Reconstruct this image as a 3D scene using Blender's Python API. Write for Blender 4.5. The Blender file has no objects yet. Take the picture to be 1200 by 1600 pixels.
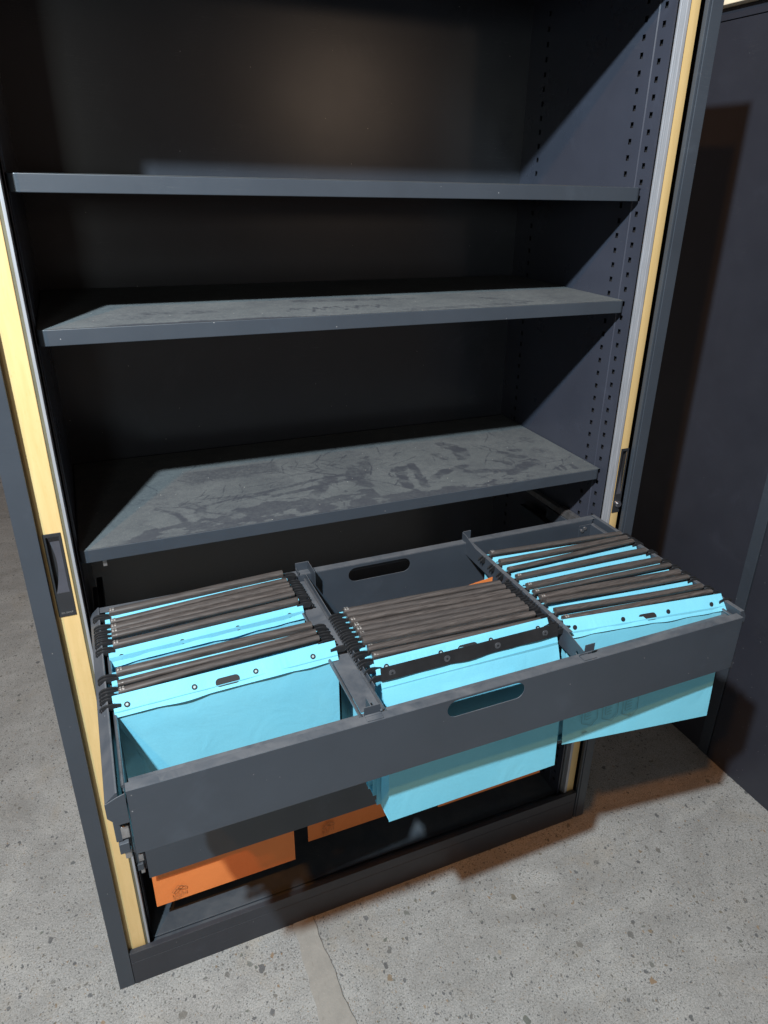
import bpy, bmesh, math, random
import numpy as np
from mathutils import Vector, Matrix
random.seed(7); rng = np.random.default_rng(5)
S = bpy.context.scene
COL = S.collection

# ------------------------------------------------------------------ camera
cd = bpy.data.cameras.new('camera'); cam = bpy.data.objects.new('camera', cd); COL.objects.link(cam)
FW = Vector((0.37607526, 0.82548395, -0.42088436)); RT = Vector((0.91412068, -0.40479675, 0.0228684)); UP = Vector((0.15149512, 0.39333934, 0.906826))
m = Matrix((RT, UP, -FW)).transposed().to_4x4(); m.translation = Vector((0.13986, -1.10056, 1.57973)); cam.matrix_world = m
cd.sensor_fit = 'AUTO'; cd.sensor_width = 36; cd.lens = 1115.024 / 1600 * 36
cd.shift_x = -34.85 / 1600; cd.shift_y = -1.83 / 1600
cd.clip_start = 0.02; cd.clip_end = 100
S.camera = cam
S.render.resolution_x = 768; S.render.resolution_y = 1024

# ------------------------------------------------------------------ world, lamps, exposure
w = bpy.data.worlds.new('World'); S.world = w; w.use_nodes = True
bgn = w.node_tree.nodes['Background']; bgn.inputs[0].default_value = (1.0, 0.72, 0.60, 1); bgn.inputs[1].default_value = 0.105

def lamp(name, kind, loc, energy, color, size, target=None):
    l = bpy.data.lights.new(name, kind); l.energy = energy; l.color = color
    if kind == 'POINT': l.shadow_soft_size = size
    else: l.shape = 'RECTANGLE'; l.size, l.size_y = size
    o = bpy.data.objects.new(name, l); COL.objects.link(o); o.location = loc
    if target is not None: o.rotation_euler = (Vector(target) - Vector(loc)).to_track_quat('-Z', 'Y').to_euler()
    return o
lamp('main_lamp', 'POINT', (-0.57, -1.31, 2.77), 545, (0.79, 0.935, 1.0), 0.035)
lamp('window_light', 'AREA', (-0.75, -3.9, 1.95), 16, (0.92, 1.0, 0.95), (0.35, 0.5), (0.5, 0.4, 1.4))
lamp('sodium_lamp', 'POINT', (2.85, -5.95, 2.3), 40, (1.0, 0.74, 0.54), 0.2)
lamp('orange_overhead_lamp', 'POINT', (-1.2, -1.9, 3.5), 235, (1.0, 0.36, 0.06), 0.045)
S.view_settings.view_transform = 'Standard'; S.view_settings.look = 'None'
S.view_settings.exposure = 0; S.view_settings.gamma = 1

# ------------------------------------------------------------------ measured dimensions
W = 1.2; H = 1.986; A = 0.031; IX0 = 0.0775; IX1 = 1.1225; YB = 0.467; PL = 0.0955
SY = 0.0424; ST = 0.0232
ZT = 0.914; YF = -0.3985; YR = 0.035; DX0 = 0.103; DX1 = 1.0985

# ------------------------------------------------------------------ materials
def mat(name):
    M = bpy.data.materials.new(name); M.use_nodes = True
    nt = M.node_tree; return M, nt, nt.nodes['Principled BSDF']
def N(nt, t, **k):
    n = nt.nodes.new(t)
    for a, b in k.items(): setattr(n, a, b)
    return n
def noise(nt, scale, detail=4, rough=.55, vec=None, dist=0):
    n = N(nt, 'ShaderNodeTexNoise'); n.inputs['Scale'].default_value = scale; n.inputs['Detail'].default_value = detail
    n.inputs['Roughness'].default_value = rough; n.inputs['Distortion'].default_value = dist
    if vec is not None: nt.links.new(vec, n.inputs['Vector'])
    return n.outputs['Fac']
def ramp(nt, fac, stops):
    r = N(nt, 'ShaderNodeValToRGB'); el = r.color_ramp.elements
    while len(el) < len(stops): el.new(.5)
    for e, (p, c) in zip(el, stops): e.position = p; e.color = (c if len(c) == 4 else (*c, 1)) if hasattr(c, '__len__') else (c, c, c, 1)
    nt.links.new(fac, r.inputs[0]); return r.outputs[0]
def mix(nt, fac, a, b):
    n = N(nt, 'ShaderNodeMix', data_type='RGBA')
    if isinstance(fac, float): n.inputs[0].default_value = fac
    else: nt.links.new(fac, n.inputs[0])
    for s, v in ((6, a), (7, b)):
        if isinstance(v, tuple): n.inputs[s].default_value = (*v, 1)[:4]
        else: nt.links.new(v, n.inputs[s])
    return n.outputs[2]
def math_(nt, op, a, b=None):
    n = N(nt, 'ShaderNodeMath', operation=op)
    for i, v in enumerate((a, b)):
        if v is None: continue
        if isinstance(v, (int, float)): n.inputs[i].default_value = v
        else: nt.links.new(v, n.inputs[i])
    return n.outputs[0]
def coord(nt, out='Object', scale=None):
    c = N(nt, 'ShaderNodeTexCoord').outputs[out]
    if scale:
        mp = N(nt, 'ShaderNodeMapping'); mp.inputs['Scale'].default_value = scale; nt.links.new(c, mp.inputs[0]); c = mp.outputs[0]
    return c
def wpos(nt, scale=None):
    c = N(nt, 'ShaderNodeNewGeometry').outputs['Position']
    if scale:
        mp = N(nt, 'ShaderNodeMapping'); mp.inputs['Scale'].default_value = scale; nt.links.new(c, mp.inputs[0]); c = mp.outputs[0]
    return c
def bump(nt, bsdf, h, strength=.1, dist=.001):
    b = N(nt, 'ShaderNodeBump'); b.inputs['Strength'].default_value = strength; b.inputs['Distance'].default_value = dist
    nt.links.new(h, b.inputs['Height']); nt.links.new(b.outputs[0], bsdf.inputs['Normal'])

def metal_mat(name, col, rough=.42, dusty=.0, dustcol=(.13, .135, .14), spec=.5, bumpy=.12, rvar=.08):
    M, nt, b = mat(name); p = wpos(nt)
    n1 = noise(nt, 5, 5, .6, p); n2 = noise(nt, 60, 3, .6, p)
    c = mix(nt, ramp(nt, n1, [(.3, 0.), (.7, 1.)]), tuple(x * .9 for x in col), tuple(x * 1.12 for x in col))
    # scuffs and fine scratches
    ps = wpos(nt, (6, 40, 45)); sc = noise(nt, 3.2, 6, .62, ps, 1.5)
    c = mix(nt, ramp(nt, sc, [(.70, 0.), (.80, .35)]), c, tuple(x * 2.1 for x in col))
    # tiny chips and specks of dust
    v = N(nt, 'ShaderNodeTexVoronoi'); v.inputs['Scale'].default_value = 55; nt.links.new(p, v.inputs['Vector'])
    sp = math_(nt, 'MULTIPLY', math_(nt, 'LESS_THAN', v.outputs['Distance'], .045), math_(nt, 'GREATER_THAN', N_sep(nt, v.outputs['Color']), .8))
    c = mix(nt, sp, c, (.24, .24, .25))
    hs = noise(nt, 2.6, 3, .5, wpos(nt, (1.5, 1.5, 60)), 2.6)
    c = mix(nt, math_(nt, 'MULTIPLY', ramp(nt, hs, [(.4985, 0.), (.5, 1.), (.5015, 0.)]), ramp(nt, noise(nt, 7, 3, .6, p), [(.55, 0.), (.7, .5)])), c, (.16, .165, .17))
    sm = noise(nt, 3.3, 6, .7, p, 1.8)
    c = mix(nt, ramp(nt, sm, [(.58, 0.), (.72, .3)]), c, tuple(x * 1.9 for x in col))
    if dusty > 0:
        g = N(nt, 'ShaderNodeNewGeometry'); sx = N(nt, 'ShaderNodeSeparateXYZ'); nt.links.new(g.outputs['Normal'], sx.inputs[0])
        up = ramp(nt, sx.outputs['Z'], [(.55, 0.), (.9, 1.)])
        f = math_(nt, 'MULTIPLY', up, ramp(nt, noise(nt, 18, 6, .65, p, .6), [(.3, dusty * .25), (.62, dusty)]))
        c = mix(nt, f, c, dustcol)
    nt.links.new(c, b.inputs['Base Color'])
    nt.links.new(ramp(nt, noise(nt, 9, 5, .6, p), [(.3, rough - rvar*.7), (.7, rough + rvar)]), b.inputs['Roughness'])
    b.inputs['Specular IOR Level'].default_value = spec
    bump(nt, b, noise(nt, 900, 2, .6, p), bumpy, .0004)
    return M
def N_sep(nt, colout):
    s = N(nt, 'ShaderNodeSeparateColor'); nt.links.new(colout, s.inputs[0]); return s.outputs[0]

ANTH = (.032, .041, .054)
M_metal = metal_mat('anthracite_paint', ANTH, .40, .35)
M_inner = metal_mat('anthracite_inner_paint', (.033, .038, .054), .30, .0)
M_front = metal_mat('anthracite_drawer_paint', (.031, .040, .053), .42, 1.0, (.095, .10, .11))
M_back = metal_mat('back_panel_paint', (.026, .0295, .038), .25, .0, rvar=.01)
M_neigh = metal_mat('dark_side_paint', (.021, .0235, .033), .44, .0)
M_plinth = metal_mat('plinth_paint', (.021, .024, .032), .5, .25, (.06, .06, .065))
M_void = metal_mat('unlit_steel', (.012, .012, .014), .6, .0)  # near-black colour stands in for the unlit void behind the perforations

def plain(name, col, rough=.5, metallic=0., var=.12, scale=30, bumps=.05, spec=.5):
    M, nt, b = mat(name); p = wpos(nt)
    c = mix(nt, ramp(nt, noise(nt, scale, 5, .6, p), [(.3, 0.), (.7, 1.)]), tuple(x * (1 - var) for x in col), tuple(min(1, x * (1 + var)) for x in col))
    nt.links.new(c, b.inputs['Base Color']); b.inputs['Roughness'].default_value = rough; b.inputs['Metallic'].default_value = metallic
    b.inputs['Specular IOR Level'].default_value = spec
    if bumps: bump(nt, b, noise(nt, scale * 12, 2, .6, p), bumps, .0005)
    return M
M_hook = plain('black_plastic', (.012, .013, .015), .45, 0, .2, 60)
M_handle = plain('black_handle_plastic', (.018, .020, .024), .38, 0, .1, 40)
M_scoop = plain('dark_glossy_scoop', (.075, .08, .10), .22, .4, .1, 40, 0)
M_zinc = plain('zinc_plated_steel', (.33, .33, .34), .38, .85, .25, 90)
M_rod = plain('steel_rod', (.16, .17, .19), .3, .7, .2, 60)
M_chrome = plain('lock_chrome', (.75, .75, .78), .18, 1, .05, 60, 0)
M_stud = plain('dark_snap_metal', (.035, .037, .042), .35, .5, .2, 200, 0)
M_studlight = plain('snap_centre', (.30, .42, .45), .4, .2, .2, 200, 0)
M_ins = plain('pale_insert_paper', (.22, .21, .20), .5, 0, .7, 900, 0)
M_ink = plain('faded_print_ink', (.10, .27, .33), .8, 0, .2, 90, 0)
M_inkor = plain('brown_print_ink', (.38, .13, .04), .8, 0, .2, 90, 0)
M_txt = plain('grey_lettering', (.16, .16, .16), .6, 0, .1, 90, 0)
M_cream = plain('cream_board', (.80, .70, .52), .6, 0, .12, 12)
M_groove = plain('olive_groove_shade', (.10, .095, .06), .6, 0, .15, 40)  # olive tone is the shade of the door-edge groove, put into the colour
M_slotshade = plain('slot_shade_black', (.008, .008, .01), .7, 0, .1, 30, 0)  # near-black colour stands in for shade inside slots and the grip recess

def paper(name, col, sat2, rough=.62):
    M, nt, b = mat(name); p = wpos(nt)
    f1 = noise(nt, 7, 4, .6, p, .5); f2 = noise(nt, 420, 2, .7, p)
    c = mix(nt, ramp(nt, f1, [(.3, 0.), (.72, 1.)]), col, sat2)
    c = mix(nt, ramp(nt, f2, [(.35, 0.), (.8, .22)]), c, tuple(min(1, x * 1.25 + .03) for x in col))
    nt.links.new(c, b.inputs['Base Color']); b.inputs['Roughness'].default_value = rough; b.inputs['Specular IOR Level'].default_value = .3
    bm_ = N(nt, 'ShaderNodeMath', operation='ADD'); nt.links.new(f2, bm_.inputs[0])
    n3 = math_(nt, 'MULTIPLY', noise(nt, 16, 3, .5, p, .8), 7.0); nt.links.new(n3, bm_.inputs[1])
    bump(nt, b, bm_.outputs[0], .28, .0007)
    return M
M_cyan = paper('cyan_card', (.135, .45, .60), (.16, .48, .62))
M_orange = paper('orange_card', (.62, .19, .05), (.56, .16, .04))

def bar_mat():
    M, nt, b = mat('smoky_plastic_bar'); p = wpos(nt, (1, 10, 10))
    f = noise(nt, 22, 5, .7, wpos(nt, (1, 22, 22)), .5)
    c = mix(nt, ramp(nt, f, [(.35, 0.), (.7, 1.)]), (.024, .020, .019), (.105, .092, .086))
    oi = N(nt, 'ShaderNodeObjectInfo').outputs['Random']
    c = mix(nt, ramp(nt, oi, [(0, 0.), (1, .45)]), c, (.048, .045, .045))
    nt.links.new(c, b.inputs['Base Color']); b.inputs['Roughness'].default_value = .40
    b.inputs['Specular IOR Level'].default_value = .45
    return M
M_bar = bar_mat()

def beech():
    M, nt, b = mat('beech_foil'); 
    g = noise(nt, 9, 5, .6, wpos(nt, (14, 14, 1.2)), .6); f = noise(nt, 130, 3, .6, wpos(nt, (3, 3, .55)))
    c = mix(nt, ramp(nt, g, [(.3, 0.), (.7, 1.)]), (.60, .44, .21), (.54, .39, .17))
    c = mix(nt, ramp(nt, f, [(.60, 0.), (.72, .45)]), c, (.52, .32, .11))
    nt.links.new(c, b.inputs['Base Color']); b.inputs['Roughness'].default_value = .42
    bump(nt, b, f, .10, .0004); return M
M_beech = beech()
def alu():
    M, nt, b = mat('aluminium_profile'); f = noise(nt, 60, 4, .6, wpos(nt, (8, 8, .35)))
    g = noise(nt, 12, 4, .7, wpos(nt))
    c = mix(nt, ramp(nt, f, [(.3, 0.), (.75, 1.)]), (.27, .29, .32), (.40, .42, .46))
    c = mix(nt, ramp(nt, g, [(.62, 0.), (.75, .3)]), c, (.3, .3, .3))
    nt.links.new(c, b.inputs['Base Color']); b.inputs['Roughness'].default_value = .42; b.inputs['Metallic'].default_value = .35
    return M
M_alu = alu()

def dust_mat():
    M, nt, b = mat('dust_on_paint'); at = N(nt, 'ShaderNodeAttribute'); at.attribute_name = 'dust'
    p = wpos(nt)
    n1 = noise(nt, 9, 6, .65, p, .5); n2 = noise(nt, 380, 3, .7, p)
    dc = mix(nt, ramp(nt, n1, [(.3, 0.), (.7, 1.)]), (.070, .080, .086), (.100, .111, .116))
    dc = mix(nt, ramp(nt, n2, [(.5, 0.), (.85, .5)]), dc, (.22, .22, .21))
    pc = mix(nt, ramp(nt, n2, [(.5, 0.), (.9, .3)]), (.048, .053, .064), (.085, .09, .096))
    e = math_(nt, 'ADD', at.outputs['Fac'], math_(nt, 'MULTIPLY', math_(nt, 'SUBTRACT', noise(nt, 170, 5, .75, p), .5), 1.1))
    c = mix(nt, ramp(nt, e, [(.12, 0.), (.85, 1.)]), pc, dc)
    v = N(nt, 'ShaderNodeTexVoronoi'); v.inputs['Scale'].default_value = 70; nt.links.new(p, v.inputs['Vector'])
    sp = math_(nt, 'MULTIPLY', math_(nt, 'LESS_THAN', v.outputs['Distance'], .07), math_(nt, 'GREATER_THAN', N_sep(nt, v.outputs['Color']), .88))
    c = mix(nt, sp, c, (.36, .36, .34))
    nt.links.new(c, b.inputs['Base Color'])
    nt.links.new(ramp(nt, e, [(.40, .5), (.58, .95)]), b.inputs['Roughness'])
    b.inputs['Specular IOR Level'].default_value = .25
    bump(nt, b, n2, .2, .0004)
    return M
M_dust = dust_mat()

def concrete():
    M, nt, b = mat('ground_concrete'); p = wpos(nt); 
    big = noise(nt, 1.6, 6, .6, p, .4); mid = noise(nt, 9, 6, .65, p, .5); fine = noise(nt, 260, 4, .75, p); f2 = noise(nt, 90, 4, .7, p)
    c = mix(nt, ramp(nt, big, [(.32, 0.), (.68, 1.)]), (.250, .258, .256), (.315, .322, .315))
    c = mix(nt, ramp(nt, mid, [(.34, .6), (.62, 0.)]), c, (.20, .205, .20))
    c = mix(nt, ramp(nt, fine, [(.34, .7), (.50, 0.)]), c, (.10, .10, .095))
    c = mix(nt, ramp(nt, fine, [(.53, 0.), (.72, .6)]), c, (.50, .495, .48))
    c = mix(nt, ramp(nt, f2, [(.60, 0.), (.72, .45)]), c, (.38, .37, .345))
    st = noise(nt, 3.1, 7, .62, wpos(nt, (1, 1.6, 1)), 1.2)
    c = mix(nt, ramp(nt, st, [(.50, 0.), (.66, .55)]), c, (.175, .175, .168))
    c = mix(nt, ramp(nt, st, [(.30, .5), (.46, 0.)]), c, (.37, .375, .36))
    c = mix(nt, ramp(nt, noise(nt, 5.5, 5, .7, p, .8), [(.56, 0.), (.72, .4)]), c, (.27, .245, .20))
    c = mix(nt, ramp(nt, noise(nt, 34, 5, .75, p, 1.), [(.60, 0.), (.70, .5)]), c, (.16, .16, .155))
    # aggregate stones, several sizes; position warped so they are not round
    wn = N(nt, 'ShaderNodeTexNoise'); wn.inputs['Scale'].default_value = 60; wn.inputs['Detail'].default_value = 2; nt.links.new(p, wn.inputs['Vector'])
    vs = N(nt, 'ShaderNodeVectorMath', operation='SCALE'); nt.links.new(wn.outputs['Color'], vs.inputs[0]); vs.inputs['Scale'].default_value = .017
    va = N(nt, 'ShaderNodeVectorMath', operation='ADD'); nt.links.new(p, va.inputs[0]); nt.links.new(vs.outputs[0], va.inputs[1])
    h = None
    for sc, thr, rad, off, op in ((40, .93, .26, 0, .85), (74, .68, .22, 3.3, .85), (140, .45, .22, 7.1, .85), (240, .45, .25, 11.0, .8)):
        mp = N(nt, 'ShaderNodeMapping'); mp.inputs['Location'].default_value = (off, off * .7, 0); mp.inputs['Scale'].default_value = (1, .78, 1); mp.inputs['Rotation'].default_value = (0, 0, off)
        nt.links.new(va.outputs[0], mp.inputs[0])
        v = N(nt, 'ShaderNodeTexVoronoi', voronoi_dimensions='2D'); v.inputs['Scale'].default_value = sc; nt.links.new(mp.outputs[0], v.inputs['Vector'])
        s = N(nt, 'ShaderNodeSeparateColor'); nt.links.new(v.outputs['Color'], s.inputs[0])
        # radius shrinks with the cell's second random channel
        r = math_(nt, 'MULTIPLY', math_(nt, 'ADD', math_(nt, 'MULTIPLY', s.outputs[1], .85), .25), rad)
        edge = math_(nt, 'SUBTRACT', r, v.outputs['Distance'])
        e = ramp(nt, math_(nt, 'MULTIPLY', edge, 14.), [(0, 0.), (.5, 1.)])
        dn = math_(nt, 'ADD', s.outputs[0], math_(nt, 'MULTIPLY', math_(nt, 'SUBTRACT', noise(nt, 5+off, 3, .6, p), .5), 1.5))
        f = math_(nt, 'MULTIPLY', math_(nt, 'MULTIPLY', e, math_(nt, 'GREATER_THAN', dn, thr)), op)
        stone = ramp(nt, s.outputs[2], [(0, (.035, .038, .045)), (.35, (.065, .072, .08)), (.55, (.10, .092, .075)), (.68, (.13, .13, .125)), (.82, (.07, .085, .07)), (.92, (.20, .12, .05)), (1, (.28, .25, .20))])
        sg = mix(nt, ramp(nt, noise(nt, 500, 3, .7, p), [(.3, 0.), (.8, .4)]), stone, (.2, .2, .19))
        c = mix(nt, f, c, sg)
    # faint pale rubbed scrapes
    sc = noise(nt, 2.3, 7, .72, p, 2.2)
    c = mix(nt, ramp(nt, sc, [(.497, 0.), (.503, .22), (.509, 0.)]), c, (.48, .47, .45))
    nt.links.new(c, b.inputs['Base Color']); nt.links.new(ramp(nt, st, [(.3, .55), (.7, .85)]), b.inputs['Roughness']); b.inputs['Specular IOR Level'].default_value = .35
    bump(nt, b, math_(nt, 'ADD', fine, math_(nt, 'MULTIPLY', f2, 1.5)), .35, .0012)
    return M
M_floor = concrete()
def joint_mat():
    M, nt, b = mat('joint_filler'); p = wpos(nt)
    c = mix(nt, ramp(nt, noise(nt, 14, 6, .7, p, .8), [(.3, 0.), (.7, 1.)]), (.205, .20, .185), (.27, .262, .24))
    c = mix(nt, ramp(nt, noise(nt, 24, 5, .7, wpos(nt, (5, 1, 1)), 1), [(.60, 0.), (.72, .6)]), c, (.13, .12, .105))
    c = mix(nt, ramp(nt, noise(nt, 300, 3, .7, p), [(.6, 0.), (.8, .5)]), c, (.42, .40, .36))
    nt.links.new(c, b.inputs['Base Color']); b.inputs['Roughness'].default_value = .8
    bump(nt, b, noise(nt, 60, 5, .7, p), .5, .002); return M
M_joint = joint_mat()

# ------------------------------------------------------------------ mesh helpers
def box(bm, x0, x1, y0, y1, z0, z1):
    v = [bm.verts.new(c) for c in ((x0,y0,z0),(x1,y0,z0),(x1,y1,z0),(x0,y1,z0),(x0,y0,z1),(x1,y0,z1),(x1,y1,z1),(x0,y1,z1))]
    for f in ((0,3,2,1),(4,5,6,7),(0,1,5,4),(1,2,6,5),(2,3,7,6),(3,0,4,7)): bm.faces.new([v[i] for i in f])
def prism(bm, pts, axis, a, b):
    """pts polygon in the two other axes, extruded along axis from a to b"""
    def P(p, t):
        return {'x': (t, p[0], p[1]), 'y': (p[0], t, p[1]), 'z': (p[0], p[1], t)}[axis]
    v0 = [bm.verts.new(P(p, a)) for p in pts]; v1 = [bm.verts.new(P(p, b)) for p in pts]
    bm.faces.new(v0); bm.faces.new(v1[::-1]); n = len(pts)
    for i in range(n): bm.faces.new((v0[i], v0[(i+1) % n], v1[(i+1) % n], v1[i]))
def tube(bm, pts, r, seg=10, caps=True):
    pts = [Vector(p) for p in pts]; rings = []
    for i, p in enumerate(pts):
        t = (pts[min(i+1, len(pts)-1)] - pts[max(i-1, 0)]).normalized()
        u = t.cross(Vector((0, 0, 1)));  u = u.normalized() if u.length > .01 else Vector((1, 0, 0)); q = t.cross(u)
        rings.append([bm.verts.new(p + (u*math.cos(2*math.pi*k/seg) + q*math.sin(2*math.pi*k/seg)) * r) for k in range(seg)])
    for a, b in zip(rings, rings[1:]):
        for k in range(seg): bm.faces.new((a[k], a[(k+1) % seg], b[(k+1) % seg], b[k]))
    if caps: bm.faces.new(rings[0][::-1]); bm.faces.new(rings[-1])
def disc(bm, c, n, r, h, seg=14):
    n = Vector(n).normalized(); u = n.orthogonal().normalized(); q = n.cross(u); c = Vector(c)
    a = [bm.verts.new(c + (u*math.cos(2*math.pi*k/seg)+q*math.sin(2*math.pi*k/seg))*r) for k in range(seg)]
    b = [bm.verts.new(v.co + n*h) for v in a]
    bm.faces.new(a[::-1]); bm.faces.new(b)
    for k in range(seg): bm.faces.new((a[k], a[(k+1) % seg], b[(k+1) % seg], b[k]))
def rounded(cx, cz, hw, hh, r, seg=6):
    out = []
    for (sx, sz, a0) in ((1,1,0),(-1,1,90),(-1,-1,180),(1,-1,270)):
        for k in range(seg+1):
            a = math.radians(a0 + 90*k/seg); out.append((cx+sx*(hw-r)+r*math.cos(a), cz+sz*(hh-r)+r*math.sin(a)))
    return out
def plate_y(bm, outline, holes, y0, y1):
    """plate in the xz plane with holes, thickness y0..y1"""
    tmp = bmesh.new(); es = []
    for loop in [outline] + holes:
        vs = [tmp.verts.new((p[0], y0, p[1])) for p in loop]
        es += [tmp.edges.new((vs[i], vs[(i+1) % len(vs)])) for i in range(len(vs))]
    bmesh.ops.triangle_fill(tmp, edges=es, use_beauty=True)
    r = bmesh.ops.extrude_face_region(tmp, geom=tmp.faces[:])
    bmesh.ops.translate(tmp, verts=[g for g in r['geom'] if isinstance(g, bmesh.types.BMVert)], vec=(0, y1-y0, 0))
    me = bpy.data.meshes.new('t'); tmp.to_mesh(me); tmp.free(); bm.from_mesh(me); bpy.data.meshes.remove(me)
def obj(name, bm, m, parent=None, bevel=0, smooth=False):
    bmesh.ops.recalc_face_normals(bm, faces=bm.faces[:])
    me = bpy.data.meshes.new(name); bm.to_mesh(me); bm.free(); me.materials.append(m)
    o = bpy.data.objects.new(name, me); COL.objects.link(o)
    if smooth:
        for p in me.polygons: p.use_smooth = True
        md = o.modifiers.new('es', 'EDGE_SPLIT'); md.split_angle = math.radians(38)
    if bevel:
        b = o.modifiers.new('bevel', 'BEVEL'); b.width = bevel; b.segments = 2; b.limit_method = 'ANGLE'; b.angle_limit = math.radians(40)
    if parent: o.parent = parent
    return o
def quick(name, boxes, m, parent=None, bevel=.0006):
    bm = bmesh.new()
    for b in boxes: box(bm, *b)
    return obj(name, bm, m, parent, bevel)
def thing(name, label, cat, group=None, loc=(0, 0, 0)):
    o = bpy.data.objects.new(name, None); COL.objects.link(o); o.empty_display_size = .05
    o.location = loc
    o['label'] = label; o['category'] = cat
    if group: o['group'] = group
    return o

# ------------------------------------------------------------------ ground
bm = bmesh.new(); v = [bm.verts.new(c) for c in ((-12,-12,0),(14,-12,0),(14,12,0),(-12,12,0))]; bm.faces.new(v)
g = obj('ground', bm, M_floor); g['kind'] = 'structure'
# filled floor joint, slightly ragged edges
bm = bmesh.new(); L = []; R = []
for i in range(160):
    y = -1.4 + i*.01; t = (y + .01)
    xl = .378 + .03*t + .0018*math.sin(i*.9) + random.uniform(-.0012, .0012) ; xr = .425 - .05*t + .002*math.sin(i*.5+1) + random.uniform(-.0012, .0012)
    L.append(bm.verts.new((xl, y, .0012))); R.append(bm.verts.new((xr, y, .0012)))
for i in range(159): bm.faces.new((L[i], R[i], R[i+1], L[i+1]))
j = obj('floor_joint', bm, M_joint); j['kind'] = 'structure'
bm = bmesh.new(); L = []; R = []
for i in range(320):
    y = -1.4 + i*.005; t = (y + .01); x = .425 - .05*t + .002*math.sin(i*.25+1) + .0008*math.sin(i*.83); ww = .0011 + .0009*abs(math.sin(i*.37)*math.sin(i*.11))
    L.append(bm.verts.new((x - ww*.5, y, .0022))); R.append(bm.verts.new((x + ww*.5, y, .0022)))
for i in range(319): bm.faces.new((L[i], R[i], R[i+1], L[i+1]))
j = obj('floor_crack', bm, plain('crack_dark_line', (.115, .11, .10), .9, 0, .35, 60, 0)); j['kind'] = 'structure'  # thin darker grey line along the joint's right edge

# ------------------------------------------------------------------ cabinet
cab = thing('tambour_cabinet', 'tall open anthracite steel cabinet with beech shutter edges, dusty shelves and pulled out drawer', 'cabinet')
quick('side_panel', [(0.0, .0012, .0115, .47, 0, H-.03)], M_metal, cab)
quick('side_panel', [(W-.0012, W, .0115, .47, 0, H-.03)], M_metal, cab)
quick('back_panel', [(.0012, W-.0012, YB, YB+.0012, .02, H-.03)], M_back, cab, 0)
quick('top_panel', [(0, W, 0, .47, H-.03, H), (A, W-A, .001, .012, H-.085, H-.0302)], M_metal, cab, .001)
# uprights
quick('upright', [(0, A-.001, 0, .0112, 0, H-.0305), (A-.0022, A-.001, .0112, .02, .1, H-.09)], M_metal, cab, .001)
quick('upright', [(W-.025, W, 0, .0112, 0, H-.0305), (W-A, W-.0253, .0016, .0112, .0, H-.0305)], M_metal, cab, .001)
# plinth rail
quick('plinth', [(A, W-A-.0045, .0004, .0016, 0, .0665), (A, W-A-.0045, 0.0022, .003, .0665, .0670), (A, W-A-.0045, .0004, .0016, .0675, PL), (A, W-A-.0045, .0018, .012, PL-.0012, PL), (A, W-A-.0045, .0108, .012, .07, PL-.0015), (A, W-A, .0122, .032, .07, .0712)], M_plinth, cab, .0006)
quick('floor_panel', [(IX0, IX1, .034, YB-.001, .0788, .08), (IX0, IX1, .034, .0352, .068, .0786), (IX0+.001, IX1-.001, .020, .0335, .0714, .0755)], M_metal, cab, .0006)

# perforated side walls: grid with missing cells
def perforated(x, side):
    bm = bmesh.new(); pitch = .0272; hz = .0095; hy = .0090
    ys = [.024, .0452, .0452+hy, .0655, .0925, .0925+hy, .396, .396+hy, YB]
    holecols = {1, 4, 6}
    zs = [.0712]; z = .098
    holerows = set()
    while z < 1.93:
        zs += [z, z+hz]; holerows.add(len(zs)-2); z += pitch
    zs.append(1.955)
    if side < 0: ys[0] = .0445
    T = .0012*side
    def cell(y0, y1, z0, z1):
        box(bm, min(x, x+T), max(x, x+T), y0, y1, z0, z1)
    for i in range(len(ys)-1):
        if i == 3: # pressed ridge between the two strips
            pass
        if i in holecols:
            dz = .0135 if i == 1 else 0
            last = .0712
            for k in range(len(zs)):
                if k in holerows:
                    cell(ys[i], ys[i+1], last, zs[k]+dz); last = zs[k]+hz+dz
            if last < 1.955: cell(ys[i], ys[i+1], last, 1.955)
        else: cell(ys[i], ys[i+1], .0712, 1.955)
    o = obj('inner_side_panel', bm, M_inner, cab, 0)
    rb = bmesh.new()
    xr = x - .0016*side
    prism(rb, [(x-.0002*side, .0635), (xr, .0655), (xr, .0672), (x-.0002*side, .0692)], 'z', .075, 1.95)
    if side > 0: prism(rb, [(x-.0002*side, .0242), (x-.0022*side, .0243), (x-.0022*side, .0262), (x-.0002*side, .0264)], 'z', .075, 1.95)
    obj('pressed_rib', rb, M_inner, o, 0)
    bk = quick('pocket_shade_sheet', [(min(x+.008*side, x+.009*side), max(x+.008*side, x+.009*side), .03, YB-.002, .072, 1.95)], M_void, o, 0)  # added dark sheet, painted as the pocket's darkness seen through the holes
perforated(IX1, 1); perforated(IX0, -1)

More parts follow.
